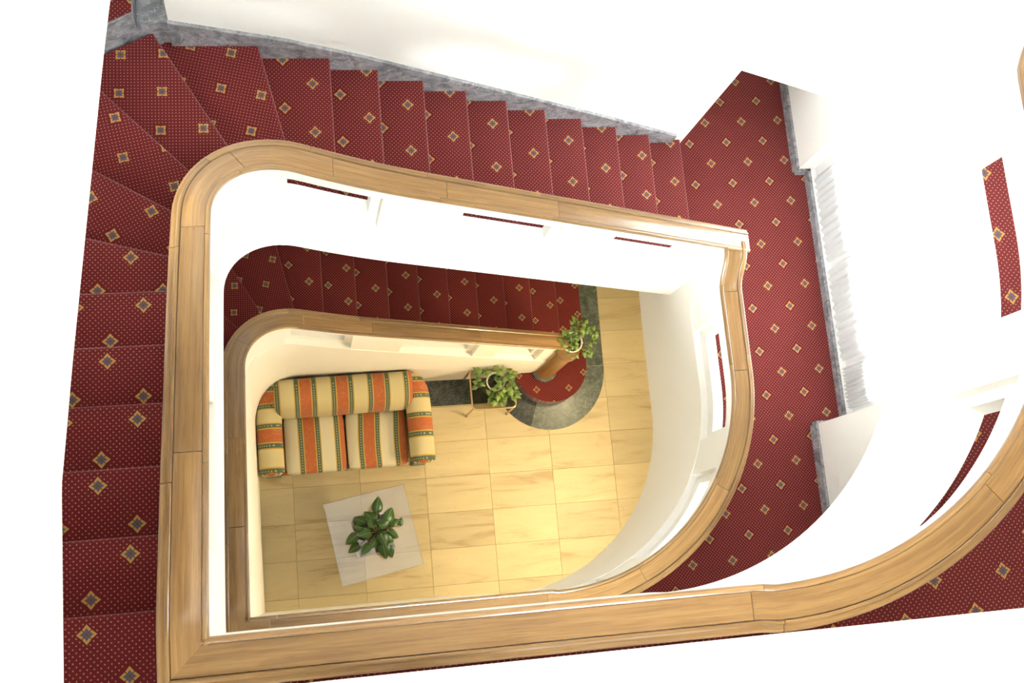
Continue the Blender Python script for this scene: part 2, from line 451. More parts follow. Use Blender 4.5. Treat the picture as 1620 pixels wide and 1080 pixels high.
PROF = {
 'board': [(-0.0635, -0.055), (-0.0635, -0.002), (-0.0605, 0.0), (0.0325, 0.0), (0.0355, -0.002), (0.0355, -0.055)],
 'inner_bead': [(-0.0655, -0.058), (-0.0655, 0.001), (-0.071, 0.004), (-0.079, 0.003), (-0.085, -0.003), (-0.087, -0.014), (-0.085, -0.030), (-0.076, -0.045), (-0.074, -0.058)],
 'outer_moulding': [(0.0375, -0.058), (0.0375, 0.001), (0.042, 0.005), (0.049, 0.004), (0.053, -0.004), (0.056, -0.012), (0.064, -0.013), (0.071, -0.014), (0.078, -0.020), (0.081, -0.032), (0.080, -0.046), (0.072, -0.058)],
}
def sweep(name, prof, P, Z, NN, S, parent, mitre0=None, mitre1=None):
    verts, faces, uvs = [], [], []
    n = len(prof)
    per = [0.0]
    for a, b in zip(prof, prof[1:]): per.append(per[-1] + math.hypot(b[0] - a[0], b[1] - a[1]))
    for i in range(len(P)):
        for q, (wv, zv) in enumerate(prof):
            x = P[i][0] + NN[i][0] * wv; y = P[i][1] + NN[i][1] * wv
            if i == 0 and mitre0: x += mitre0[0] * wv; y += mitre0[1] * wv
            if i == len(P) - 1 and mitre1: x += mitre1[0] * wv; y += mitre1[1] * wv
            verts.append((x, y, Z[i] + zv)); uvs.append((S[i], per[q] + 0.3 * len(name)))
    for i in range(len(P) - 1):
        for q in range(n):
            faces.append((i * n + q, i * n + (q + 1) % n, (i + 1) * n + (q + 1) % n, (i + 1) * n + q))
    faces.append(tuple(range(n - 1, -1, -1))); faces.append(tuple((len(P) - 1) * n + q for q in range(n)))
    return from_py(name, verts, faces, WOOD, parent, 0.55, uvs)
def handrail(name, label, group, pts, zs, joints, mitre0=None, mitre1=None, top=1.0):
    root = empty(name, (0, 0, 0)); tag(root, label, 'handrail', group)
    total = arclen(pts)[-1]
    bounds = [0.0] + joints + [total]
    for i in range(len(bounds) - 1):
        objs = []
        for part, off in (('board', 0.0), ('inner_bead', 0.045), ('outer_moulding', 0.11)):
            a = bounds[i] + (off if i > 0 else 0); b = bounds[i + 1] + (off if i < len(bounds) - 2 else 0)
            a2 = a + (0.0012 if i > 0 else 0); b2 = b - (0.0012 if i < len(bounds) - 2 else 0)
            P, Z, S = refine(pts, zs, [a2, b2])
            NN = normals(P)
            sel = [j for j in range(len(S)) if a2 - 1e-4 <= S[j] <= b2 + 1e-4]
            g = lambda L: [L[j] for j in sel]
            par = root if part == 'board' else objs[0]
            o = sweep('rail_segment' if part == 'board' else part, PROF[part], g(P), [z + top for z in g(Z)], g(NN), g(S), par,
                      mitre0 if i == 0 else None, mitre1 if i == len(bounds) - 2 else None)
            objs.append(o)
    return root

# ------------------------------------------------------------------ carpet pieces
def carpet_uv(anchor, run_deg):
    a = math.radians(run_deg); rx, ry = math.cos(a), math.sin(a)
    return lambda x, y: ((x - anchor[0]) * rx + (y - anchor[1]) * ry, -(x - anchor[0]) * ry + (y - anchor[1]) * rx)
def step_anchor(k):
    if k <= 10:
        off = {1: 0.07, 2: 0.06, 9: 0.06}.get(k, 0.10)
        return (3.155 - GO * (k - 1) - off, 3.245 if k % 2 else 3.085), 180.0
    if k == 11: return (-0.22, 3.21), 211.0
    if k == 12: return (-0.61, 2.89), 224.4
    if k == 13: return (-0.81, 2.43), 237.0
    if k == 14: return (-0.65, 2.06), 254.6
    if k == 15: return (-0.74, 1.76), 268.0
    return (-0.665 if k % 2 == 0 else -0.815, 1.52 - 0.308 * (k - 16) - 0.055), 270.0
def carpet_mesh(name, poly, z, front, uvf, parent, drop, thick=0.010, zdrop=None):
    """poly: tread outline; front: indices (i,j) of the nosing edge; carpet wraps over it and down the riser"""
    n = len(poly); verts, uvs, faces = [], [], []
    a, b = poly[front[0]], poly[front[1]]
    cx = sum(p[0] for p in poly) / n; cy = sum(p[1] for p in poly) / n
    ex, ey = b[0] - a[0], b[1] - a[1]; l = math.hypot(ex, ey); nx, ny = ey / l, -ex / l
    if (cx - a[0]) * nx + (cy - a[1]) * ny > 0: nx, ny = -nx, -ny
    def add(x, y, zz, ux=None, uy=None):
        verts.append((x, y, zz)); uvs.append(uvf(x if ux is None else ux, y if uy is None else uy)); return len(verts) - 1
    top = [add(p[0], p[1], z + thick) for p in poly]
    faces.append(tuple(top))
    bottom = [add(p[0], p[1], z) for p in poly]
    for i in range(n):
        j = (i + 1) % n
        if {i, j} == set(front): continue
        faces.append((top[i], bottom[i], bottom[j], top[j]))
    prof = [(0.010, thick - 0.003), (0.016, thick - 0.012), (0.014, -0.022), (0.006, -0.030), (-0.012, -0.034), (-0.014, -drop)]
    prev = (top[front[0]], top[front[1]]); dist = 0.0; lp = (0, thick)
    for o, dz in prof:
        dist += math.hypot(o - lp[0], dz - lp[1]); lp = (o, dz)
        r = (add(a[0] + nx * o, a[1] + ny * o, z + dz, a[0] + nx * dist, a[1] + ny * dist), add(b[0] + nx * o, b[1] + ny * o, z + dz, b[0] + nx * dist, b[1] + ny * dist))
        faces.append((prev[0], prev[1], r[1], r[0])); prev = r
    return from_py(name, verts, faces, CARPET, parent, 0.9, uvs)

def build_flight(k, label):
    root = empty('staircase', (1.2, 2.7, k * H)); tag(root, label, 'staircase', None)
    inv = Matrix.Translation((-1.2, -2.7, -k * H))
    for i in range(1, NR):
        z = k * H + i * RI
        a, b = NOS[i]; c, d = NOS[i + 1]
        if i == 1 and k == 0:
            # bullnose bottom step
            poly = [(3.155, NB_TOP), (3.155, 2.15)]
            cx, cy, r = 2.765, 2.15, 0.39
            poly[1] = (cx + r, cy)
            for q in range(1, 25):
                an = -math.pi * q / 24 * 0.97; poly.append((cx + r * math.cos(an), cy + r * math.sin(an)))
            poly += [(2.50, 2.20), (2.80, 2.20), (2.80, NB_TOP)]
            bm = bmesh.new(); prism(bm, [(cx + (x - cx) * 0.985, y) for x, y in poly], 0.0, z - 0.004); bm.transform(inv)
            st = from_bm('step', bm, GREY, root)
            anc, rd = step_anchor(i); uvf = carpet_uv((2.94, 1.9), 180.0)
            verts, uvs, faces = [], [], []
            n = len(poly)
            for (x, y) in poly: verts.append((x, y, z + 0.008)); uvs.append(uvf(x, y))
            faces.append(tuple(range(n)))
            for (x, y) in poly: verts.append((x, y, 0.004)); uvs.append(uvf(x + 0.12, y - 0.12))
            for q in range(n): faces.append((q, (q + 1) % n, n + (q + 1) % n, n + q))
            o = from_py('carpet', [tuple(inv @ Vector(v)) for v in verts], faces, CARPET, st, 0.5, uvs)
            continue
        ex = 0.02
        outer = OUT_CORNER.get(i, [b, d]); inner = IN_CORNER.get(i, [a, c])
        # the tread runs a little way under the next nosing
        def push(p, q):
            l = math.hypot(p[0] - q[0], p[1] - q[1]) or 1
            return (p[0] + (p[0] - q[0]) / l * ex, p[1] + (p[1] - q[1]) / l * ex)
        outer2 = outer[:-1] + [push(outer[-1], outer[-2])]; inner2 = inner[:-1] + [push(inner[-1], inner[-2])]
        poly = outer2 + inner2[::-1]
        bm = bmesh.new(); prism(bm, poly, z - (RI + 0.02 if k < 2 else 0.11) if i > 1 else z - RI, z); bm.transform(inv)
        st = from_bm('step', bm, GREY, root)
        anc, rd = step_anchor(i)
        o = carpet_mesh('carpet', poly, z, (0, len(poly) - 1), carpet_uv(anc, rd), st, RI - 0.012)
        o.data.transform(inv)
    # top riser under the landing edge
    z = (k + 1) * H
    bm = bmesh.new(); prism(bm, [(NB_LEFT, -0.045), (-0.42, -0.045), (-0.42, -0.02), (NB_LEFT, -0.02)], z - RI, z - 0.02); bm.transform(inv)
    from_bm('top_riser', bm, GREY, root)
    # marble skirting on the back wall, sloping with the flight
    bm = bmesh.new()
    y0, y1 = NB_TOP - 0.022, NB_TOP
    def zn(x, h): return k * H + RI * (1 + (3.155 - x) / GO) + h
    top = [(3.10, zn(3.10, 0.10)), (2.4, zn(2.4, 0.125)), (0.6, zn(0.6, 0.135)), (0.1, zn(0.1, 0.10)), (-0.56, zn(-0.56, -0.03))]
    botl = [(-0.56, zn(-0.56, -0.62)), (0.36, zn(0.36, -0.30)), (3.10, k * H + 0.002)]
    ring = top + botl
    va = [bm.verts.new((x, y0, zz)) for x, zz in ring]; vb = [bm.verts.new((x, y1, zz)) for x, zz in ring]
    bm.faces.new(va); bm.faces.new(vb[::-1])
    for q in range(len(ring)): bm.faces.new((va[q], vb[q], vb[(q + 1) % len(ring)], va[(q + 1) % len(ring)]))
    bm.transform(inv); from_bm('marble_skirting', bm, GREY, root)
    # raised marble block with carpet in the corner recess
    zb = k * H + 12 * RI
    blk = [(-0.73, 3.235), (-1.475, 2.86), (-1.475, 4.2), (-0.73, 4.2)]
    bm = bmesh.new(); prism(bm, blk, zb - 0.3, zb + 0.275); bm.transform(inv); bk = from_bm('marble_block', bm, GREY, root)
    bm = bmesh.new(); prism(bm, [(-0.735, 3.245), (-1.47, 2.875), (-1.47, 2.985), (-0.735, 3.355)], zb + 0.275, zb + 0.288); bm.transform(inv)
    o = from_bm('block_carpet', bm, CARPET, bk); f = carpet_uv((-0.9, 3.5), 270); uv_by(o, lambda c, n: f(c.x + 1.2, c.y + 2.7))
    bm = bmesh.new(); prism(bm, [(-0.73, 3.235), (-0.665, 3.245), (-0.60, NB_TOP), (-0.56, NB_TOP), (-0.56, 4.2), (-0.73, 4.2)], zb - 0.3, zb + 0.11); bm.transform(inv)
    from_bm('marble_threshold', bm, GREY, root)
    return root

# ------------------------------------------------------------------ the building
TOP = 14.4
def wall(name, poly, z0, z1, label, mat=PLASTER):
    bm = bmesh.new(); prism(bm, poly, z0, z1); return struct(from_bm(name, bm, mat), label, 'wall')
wall('wall_back', [(-0.555, NB_TOP), (3.12, NB_TOP), (3.22, 3.30), (3.31, 3.43), (3.31, 4.6), (-0.555, 4.6)], 0, TOP, 'white back wall of the stairwell beside the flights')
wall('wall_back_right', [(3.31, 3.43), (3.64, 3.83), (3.66, 3.88), (3.80, 4.03), (4.30, 4.62), (3.31, 4.62)], 0, TOP, 'white slanting wall at the back of the landings')
wall('wall_back_left', [(-1.7, 4.2), (-0.555, 4.2), (-0.555, 4.6), (-1.7, 4.6)], 0, TOP, 'white wall closing the corner recess')
def wall_holes(name, axis, t0, t1, a0, a1, holes, label):
    """upright wall along one axis; holes: (a0, a1, z0, z1), cut clean through"""
    As = sorted({a0, a1} | {h[0] for h in holes} | {h[1] for h in holes}); Zs = sorted({0.0, TOP} | {h[2] for h in holes} | {h[3] for h in holes})
    bm = bmesh.new()
    for a, b in zip(As, As[1:]):
        run = None
        for c, d in zip(Zs, Zs[1:]):
            hole = any(h[0] <= a and b <= h[1] and h[2] <= c and d <= h[3] for h in holes)
            if not hole: run = (run[0], d) if run else (c, d)
            if (hole or d == TOP) and run:
                if axis == 'y': box(bm, t0, t1, a, b, run[0], run[1])
                else: box(bm, a, b, t0, t1, run[0], run[1])
                run = None
    return struct(from_bm(name, bm, PLASTER), label, 'wall')
ADDED_STAIRWIN = [(1.75, 2.65, 6.8, 8.2)]  # unseen opening added to light the treads from the left
ADDED_FRONTWIN = [(-1.25, -0.65, 8.2, 9.3), (-1.25, -0.65, 11.7, 12.8), (0.9, 2.1, 8.7, 9.6), (0.6, 2.4, 4.9, 6.2)]  # unseen openings added to brighten the left treads and the back side
wall_holes('wall_left', 'y', -1.75, NB_LEFT, -1.9, 4.2, ADDED_STAIRWIN, 'white wall along the left side of the stairs')
wall_holes('wall_front', 'x', -1.9, -1.62, NB_LEFT, 4.5, ADDED_FRONTWIN, 'white wall along the front landing')
def added_window(n, axis, h, t, label):
    a0, a1, z0, z1 = h
    root = empty('window_%d' % n, (0, 0, 0)); struct(root, label, 'window')
    def part(nm, a, b, c, d, e, f, mat):
        bm = bmesh.new()
        if axis == 'y': box(bm, t + e, t + f, a, b, c, d)
        else: box(bm, a, b, t + e, t + f, c, d)
        from_bm(nm, bm, mat, root)
    for x0, x1, c, d in ((a0, a0 + .05, z0, z1), (a1 - .05, a1, z0, z1), (a0 + .05, a1 - .05, z0, z0 + .05), (a0 + .05, a1 - .05, z1 - .05, z1), ((a0 + a1) / 2 - .02, (a0 + a1) / 2 + .02, z0 + .05, z1 - .05)):
        part('frame', x0, x1, c, d, -0.03, 0.03, WHITE)
    part('pane', a0 + .05, (a0 + a1) / 2 - .02, z0 + .05, z1 - .05, -.003, .003, PANE); part('pane', (a0 + a1) / 2 + .02, a1 - .05, z0 + .05, z1 - .05, -.003, .003, PANE)
added_window(4, 'y', ADDED_STAIRWIN[0], -1.62, 'added white casement window over the turn of the middle flight')
added_window(5, 'x', ADDED_FRONTWIN[0], -1.76, 'added white casement window facing the head of the middle flight'); added_window(7, 'x', ADDED_FRONTWIN[2], -1.76, 'added broad white casement window on the front wall of the second landing'); added_window(8, 'x', ADDED_FRONTWIN[3], -1.76, 'added broad white casement window on the front wall of the first landing')
added_window(6, 'x', ADDED_FRONTWIN[1], -1.76, 'added white casement window facing the head of the topmost flight')
# right side: piers and, on each landing, a tall curtained window between them
wall('wall_right', [(4.03, -1.62), (4.55, -1.62), (4.55, 0.95), (4.03, 0.95)], 0, TOP, 'white pier beside the curtained windows')
wall('wall_right_far', [(4.185, 3.04), (4.55, 3.04), (4.55, 4.62), (4.30, 4.62), (4.185, 4.48)], 0, TOP, 'white wall on the far side of the curtained windows')
def right_infill(z0, z1): wall('wall_right_spandrel', [(4.29, 0.95), (4.55, 0.95), (4.55, 3.04), (4.29, 3.04)], z0, z1, 'white wall between the windows of the landings')
right_infill(0, H + 0.06); right_infill(6.05, 2 * H + 0.06); right_infill(9.55, 3 * H + 0.06); right_infill(13.05, TOP)

SLAB = 0.345
def landing_poly(wy=NB_TOP):
    P = [(NB_LEFT, -1.62), (4.03, -1.62), (4.03, 0.95), (4.29, 0.95), (4.29, 3.04), (4.185, 3.04), (4.185, 4.48),
         (3.80, 4.03), (3.31, 3.43), (3.22, 3.30), (3.155, NB_TOP), (3.155, 2.215), (RX + 0.066, 2.14)]
    for i in range(41):
        a = -math.pi / 2 * i / 40; P.append((AC[0] + (AR + 0.064) * math.cos(a), AC[1] + (AR + 0.064) * math.sin(a)))
    P += [(-0.43, BY - 0.064), (-0.43, -0.03), (NB_LEFT, -0.03)]
    return P
def landing(k, label, uvf):
    z = k * H
    bm = bmesh.new(); prism(bm, landing_poly(), z - SLAB, z)
    o = struct(from_bm('floor_landing', bm, PLASTER), label, 'floor')
    P = landing_poly(); P = [(x if x < 4.2 or y > 3.0 else 4.272, y) for x, y in P]
    # two carpet pieces: the head of the stairs and the rest
    n = len(P)
    main = P[:-3] + [(-0.43, BY - 0.064), (-0.43, -1.62)]
    main[0] = (-0.43, -1.62); main = main[:-1]
    bm = bmesh.new(); prism(bm, main, z, z + 0.010); c = from_bm('carpet', bm, CARPET, o); uv_by(c, lambda co, nn: uvf(co.x, co.y))
    anc, rd = step_anchor(21)
    f = carpet_uv(anc, rd)
    head = [(NB_LEFT, -0.02), (NB_LEFT, -1.62), (-0.43, -1.62), (-0.43, -0.02)]
    carpet_mesh('carpet', head, z, (0, 3), f, o, RI - 0.012)
    return o
landing(1, 'red carpeted first landing with a curtained window at its side', carpet_uv((3.811, 2.441), 271.5))
landing(2, 'red carpeted second landing seen through the balustrade openings', carpet_uv((3.19, -0.17), 2.5))
landing(3, 'red carpeted third landing above the stairwell', carpet_uv((3.19, -0.17), 2.5))

# marble skirtings on the landings
def skirting(name, pts, z, h, t, label):
    bm = bmesh.new()
    for a, b in zip(pts, pts[1:]):
        dx, dy = b[0] - a[0], b[1] - a[1]; l = math.hypot(dx, dy); nx, ny = -dy / l * t, dx / l * t
        prism(bm, [a, b, (b[0] + nx, b[1] + ny), (a[0] + nx, a[1] + ny)], z, z + h)
    return struct(from_bm(name, bm, GREY), label, 'baseboard')
for k in (1, 2, 3):
    skirting('baseboard_right', [(4.03, -1.6), (4.03, 0.95)], k * H + 0.008, 0.11, 0.02, 'grey marble skirting along the pier of landing %s' % ('one', 'two', 'three')[k - 1])
    skirting('baseboard_right_window', [(4.03, 0.95), (4.29, 0.95), (4.29, 3.04), (4.185, 3.04)], k * H + 0.008, 0.085, 0.025, 'grey marble skirting under the curtained window of landing %s' % ('one', 'two', 'three')[k - 1])
    skirting('baseboard_right_far', [(4.185, 3.04), (4.185, 4.46)], k * H + 0.008, 0.11, 0.02, 'grey marble skirting on the far wall of landing %s' % ('one', 'two', 'three')[k - 1])

# windows with curtains
def window(k):
    z0, z1 = k * H + 0.06, k * H + 2.55
    ord_ = ('first', 'second', 'third')[k - 1]
    root = empty('window_%d' % k, (4.36, 2.0, z0)); struct(root, 'tall white window of the %s landing hung with net curtains' % ord_, 'window')
    inv = Matrix.Translation((-4.36, -2.0, -z0))
    def part(name, args, mat, par=root):
        bm = bmesh.new(); box(bm, *args); bm.transform(inv); return from_bm(name, bm, mat, par)
    y0, y1 = 0.95, 3.04
    part('sill', (4.291, 4.52, y0, y1, z0, z0 + 0.035), WHITE)
    part('head', (4.33, 4.50, y0, y1, z1 - 0.06, z1 + 0.01), WHITE)
    part('jamb', (4.33, 4.50, y0, y0 + 0.07, z0 + .035, z1 - .06), WHITE); part('jamb', (4.33, 4.50, y1 - 0.07, y1, z0 + .035, z1 - .06), WHITE)
    ym = [y0 + 0.07, 1.40, 2.20, y1 - 0.07]
    for i in range(3):
        a, b = ym[i], ym[i + 1]
        lf = empty('leaf', (0, 0, 0)); lf.parent = root; lf.name = 'window_leaf'
        for nm, args in (('stile', (4.345, 4.40, a + .002, a + 0.06, z0 + .036, z1 - .062)), ('stile', (4.345, 4.40, b - 0.06, b - .002, z0 + .036, z1 - .062)),
                         ('rail', (4.345, 4.40, a + 0.06, b - 0.06, z0 + .036, z0 + 0.15)), ('rail', (4.345, 4.40, a + 0.06, b - 0.06, z1 - .15, z1 - .062))):
            part(nm, args, WHITE, lf)
        part('added_lower_panel', (4.36, 4.385, a + 0.06, b - 0.06, z0 + 0.15, z0 + 0.34), WHITE, lf)  # panel added so the foot of the net curtain is not backlit
        part('rail', (4.345, 4.40, a + 0.06, b - 0.06, z0 + 0.34, z0 + 0.40), WHITE, lf)
        part('pane', (4.37, 4.376, a + 0.06, b - 0.06, z0 + 0.40, z1 - 0.15), PANE, lf)
        # net curtain, pleated
        n = 150; verts, faces = [], []
        w = b - a - 0.05
        for q in range(n + 1):
            t = q / n; y = a + 0.025 + w * t
            x = 4.308 + 0.009 * math.sin(t * 2 * math.pi * 12 + 1.4 * math.sin(t * 7)) + 0.004 * math.sin(t * 61)
            for zz, sc in ((z0 + 0.042, 1.0), (z0 + 1.2, 0.9), (z1 - 0.12, 0.6)):
                verts.append((4.308 + (x - 4.308) * sc - 4.36, y - 2.0, zz - z0 + (0.005 * math.sin(t * 23) if sc == 1.0 else 0)))
        for q in range(n):
            for r in range(2):
                faces.append((q * 3 + r, (q + 1) * 3 + r, (q + 1) * 3 + r + 1, q * 3 + r + 1))
        cu = from_py('net_curtain', verts, faces, NET, None, 3.0); cu.location = (4.36, 2.0, z0)
        side = ('hung nearest the white pier', 'hung between its two neighbours', 'hung beside the far wall')[i]
        tag(cu, 'white pleated net curtain %s on the %s landing window' % (side, ord_), 'curtain', 'net curtains at the landing windows')
        rod = bmesh.new(); tube(rod, [(4.308 - 4.36, a + .01 - 2, z1 - 0.115 - z0), (4.308 - 4.36, b - .01 - 2, z1 - 0.115 - z0)], 0.004, 6)
        ro = from_bm('curtain_rod', rod, WHITE, cu)
for k in (1, 2, 3): window(k)

# unseen roof; its skylight strips are added and placed to shape the daylight
bm = bmesh.new()
for args in ((-1.75, 4.55, -1.9, -1.5, TOP, TOP + .2), (-1.75, -1.4, -1.5, 3.15, TOP, TOP + .2), (-1.75, 4.55, 3.15, 4.62, TOP, TOP + .2),
             (-0.85, 4.55, -0.65, 3.15, TOP, TOP + .2), (4.1, 4.55, -1.5, -0.65, TOP, TOP + .2), (-1.4, -0.85, 0.9, 1.05, TOP, TOP + .2), (1.9, 2.05, -1.5, -0.65, TOP, TOP + .2)):
    box(bm, *args)
struct(from_bm('ceiling', bm, PLASTER), 'white ceiling with an added skylight along its left and front sides', 'ceiling')

# balustrades and rails
LP = landing_path()
F0 = flight_path(2.788); F1 = flight_path(3.215); F2 = flight_path(3.215, LX - 0.035)
def band(P, xs):                                     # panel limits on a flight, given as plan x on the back side
    s = arclen(P); x0 = P[0][0]
    return [(x0 - b, x0 - a) for a, b in xs]
def lefts(P, ys):
    s = arclen(P); tot = s[-1]
    return [(tot - (b - BY), tot - (a - BY)) for a, b in ys]
names = ['lower', 'middle', 'upper']
zb0, zb1, zb2 = flight_base(F0, 0), flight_base(F1, 1), flight_base(F2, 2)
def fl_bottom(d, floor=None):
    return lambda p, z: (z - d)
flights = [(F0, zb0), (F1, zb1), (F2, zb2)]
for k, (P, zb) in enumerate(flights):
    pan = band(P, [(0.00, 0.58), (1.03, 1.76), (2.13 if k else 1.98, 2.82 if k else 2.45)]) + lefts(P, [(0.2, 0.85), (1.1, 1.5)])
    if k == 0:
        bot = lambda p, z: 0.002
    else:
        bot = lambda p, z, k=k: min(z - (0.36, 0.36, 0.29)[k], (k + 1) * H - (SLAB, SLAB, 0.41)[k])
    o = parapet('balustrade', P, zb, pan, bot, 0.9415, None, (0, -1), k < 2)
    tag(o, ['cream panelled stair wall behind the striped sofa, under the lowest handrail', 'white panelled balustrade climbing from the first landing to the second',
            'white panelled balustrade of the topmost flight, its rail above the picture'][k], 'balustrade')
LPAN = [(0.45, 1.35), (1.62, 2.484), (2.794, 3.611), (3.889, 4.735)]
for k in (1, 2, 3):
    zb = landing_base(LP, k)
    if k == 1:
        def bot(p, z):
            if p[0] < 1.6 and p[1] < 0.5: return 0.002
            t = min(1.0, max(0.0, (p[0] - 1.6) / 0.5))
            return 2.57 if p[0] > 1.6 or p[1] > .5 else 0.002
    elif k == 2: bot = lambda p, z: 2 * H - SLAB
    else: bot = lambda p, z: 3 * H - 0.365
    o = parapet('balustrade', LP, zb, LPAN, bot, 0.9415, (-1, 0), None)
    tag(o, ['cream curved balustrade of the first landing, right above the lobby tiles', 'white curved balustrade of the second landing with openings showing carpet',
            'white balustrade of the third landing, topmost in the stairwell'][k - 1], 'balustrade')
G = 'wooden handrails around the stairwell'
handrail('handrail', 'varnished wooden handrail of the lowest flight, ending at the round newel post', G, F0, zb0, [1.05, 2.05, 2.62, 3.2, 4.0, 4.62], None, (0, -1))
handrail('handrail', 'varnished wooden handrail beside the middle flight, joined to the first landing rail', G, F1, zb1, [0.16, 1.55, 2.28, 2.92, 3.42, 3.95, 4.98], (0, 0), (0, -1))
handrail('handrail', 'varnished wooden handrail of the topmost flight', G, F2, zb2, [0.16, 1.55, 2.28, 3.42, 4.98], None, (0, -1))
for k in (1, 2, 3):
    zb = landing_base(LP, k)
    handrail('handrail', ['varnished wooden handrail curving round the first landing, above the lobby', 'wide varnished wooden handrail curving round the second landing', 'varnished wooden handrail of the third landing'][k - 1],
             G, LP, zb, [0.2, 1.95, 2.62, 3.45, 4.3, 4.86] if k == 1 else [1.93, 3.02, 3.9, 4.45, 5.0], (-1, 0), None)

# flights of stairs
build_flight(0, 'lowest flight of red carpeted stairs rising from the tiled lobby')
build_flight(1, 'middle flight of red carpeted stairs between the two landings')
build_flight(2, 'topmost flight of red carpeted stairs above the second landing')

# ------------------------------------------------------------------ ground floor
bm = bmesh.new(); box(bm, NB_LEFT, 4.6, -1.9, 4.6, -0.2, -0.006)
floor = struct(from_bm('floor', bm, GROUT), 'pale travertine tiled lobby floor', 'floor')
TW, TH = 0.673, 0.3656
tx0, ty0 = 0.027, 1.071
tm = None
for i in range(-1, 7):
    for j in range(-7, 4):
        xa, yb = tx0 + TW * i, ty0 - TH * j
        g = 0.0013
        if tm is None:
            bm = bmesh.new(); box(bm, g, TW - g, -TH + g, -g, -0.006, 0.0, 0.0012, 1)
            t = from_bm('tile', bm, TILE, floor); tm = t.data
        else:
            t = bpy.data.objects.new('tile', tm); C.objects.link(t); t.parent = floor
        t.location = (xa, yb, random.uniform(-0.0004, 0.0004))
# marble border round the foot of the stairs
def border(name, poly, mat, z=0.004):
    bm = bmesh.new(); prism(bm, poly, -0.004, z); return from_bm(name, bm, mat, floor)
border('marble_border', [(-0.35, 1.815), (2.30, 1.815), (2.30, 2.10), (-0.35, 2.10)], SHADEM, 0.003)
cx, cy, ri, ro = 2.765, 2.15, 0.37, 0.625
def arcp(r, a0, a1, n, ex=1.0): return [(cx + r * math.cos(a0 + (a1 - a0) * q / n), cy + r * math.sin(a0 + (a1 - a0) * q / n) * ex) for q in range(n + 1)]
A0, A1 = math.radians(-112), 0.0
border('marble_border', arcp(ro, A0, A1, 24, 1.06) + arcp(ri, A1, A0, 24), GREEN, 0.0035)
border('marble_border', arcp(ro, math.radians(-143), A0 - 0.003, 10, 1.06) + arcp(ri, A0 - 0.003, math.radians(-150), 8) + [(2.302, 1.9), (2.302, 1.815)], SHADEM, 0.0035)
border('marble_border', [(3.12, 2.153), (cx + ro, 2.153), (3.41, 3.27), (3.12, 3.27)], GREEN, 0.0035)


wall('wall_bulkhead', [(RX - 0.058, 2.132), (RX + 0.066, 2.132), (RX + 0.066, 3.27), (RX - 0.058, 3.27)], 2.57, H - SLAB - 0.001, 'cream bulkhead under the first landing')

# newel post
nw = empty('newel_post', (2.685, 2.10, RI + 0.008)); tag(nw, 'round varnished wooden newel post on the bottom carpeted step', 'post')
bm = bmesh.new(); lathe(bm, [(0.128, 0.0), (0.130, 0.02), (0.130, 0.05), (0.118, 0.062), (0.112, 0.07)], 36); from_bm('base_ring', bm, GREEN, nw, 0.6)
bm = bmesh.new(); lathe(bm, [(0.104, 0.07), (0.104, 1.02), (0.100, 1.06)], 36); o = from_bm('shaft', bm, WOOD, nw, 0.6); uv_by(o, lambda c, n: (c.z, math.atan2(c.y, c.x) * 0.1))
bm = bmesh.new(); lathe(bm, [(0.104, 1.06), (0.118, 1.075), (0.124, 1.095), (0.120, 1.12), (0.112, 1.13), (0.0001, 1.132)], 36); o = from_bm('cap', bm, WOOD, nw, 0.6); uv_by(o, lambda c, n: (c.x, c.y))
NEWEL_TOP = RI + 0.008 + 1.1325

# ------------------------------------------------------------------ plants
def leaf_mesh(name, mat, width=0.72, lobed=False):
    # unit leaf: stalk at origin, tip at y=1, cupped and drooping
    if lobed: out = [(0.0, 0.0), (0.20, -0.10), (0.42, -0.02), (0.36, 0.20), (0.46, 0.42), (0.24, 0.56), (0.12, 0.80), (0.0, 1.0)]
    else: out = [(0.0, 0.0), (0.22, -0.09), (0.42, 0.02), (0.50, 0.24), (0.44, 0.48), (0.30, 0.70), (0.13, 0.89), (0.0, 1.0)]
    verts, faces = [], []
    zz = lambda x, y: 0.22 * abs(x) - 0.30 * y * y - 0.12 * x * x
    mid = []
    for x, y in out:
        verts.append((0.0, max(0.0, y), zz(0, max(0, y))))
    for s in (1, -1):
        for x, y in out: verts.append((x * width * 2 * 0.5 * s * 1.3, y, zz(x, y)))
    n = len(out)
    for s in (0, 1):
        o = n * (1 + s)
        for q in range(n - 1):
            f = (q, o + q, o + q + 1, q + 1)
            faces.append(f if s == 0 else f[::-1])
    me = bpy.data.meshes.new(name); me.from_pydata(verts, [], faces); me.update()
    bm = bmesh.new(); bm.from_mesh(me); bmesh.ops.remove_doubles(bm, verts=bm.verts, dist=1e-4)
    ge = bmesh.ops.extrude_face_region(bm, geom=list(bm.faces))
    for v in [g for g in ge['geom'] if isinstance(g, bmesh.types.BMVert)]: v.co.z -= 0.012
    bmesh.ops.recalc_face_normals(bm, faces=bm.faces)
    bm.to_mesh(me); bm.free(); me.materials.append(mat); me.shade_smooth()
    return me
IVYM = leaf_mesh('ivy_leaf', IVY, 0.75, True); PHM = leaf_mesh('broad_leaf', PHILO, 0.62)
def add_leaf(me, root, base, dirv, size, droop=0.0):
    """leaf with its stalk end at base, pointing along dirv (local to root)"""
    y = Vector(dirv).normalized()
    z = Vector((0, 0, 1)); x = y.cross(z)
    if x.length < 1e-3: x = Vector((1, 0, 0))
    x.normalize(); z = x.cross(y)
    r = Matrix((x, y, z)).transposed().to_4x4()
    o = bpy.data.objects.new('leaf', me); C.objects.link(o); o.parent = root
    o.matrix_local = Matrix.Translation(base) @ r @ Matrix.Rotation(random.uniform(-.35, .35), 4, 'Y') @ Matrix.Diagonal((size, size, size, 1))
    return o
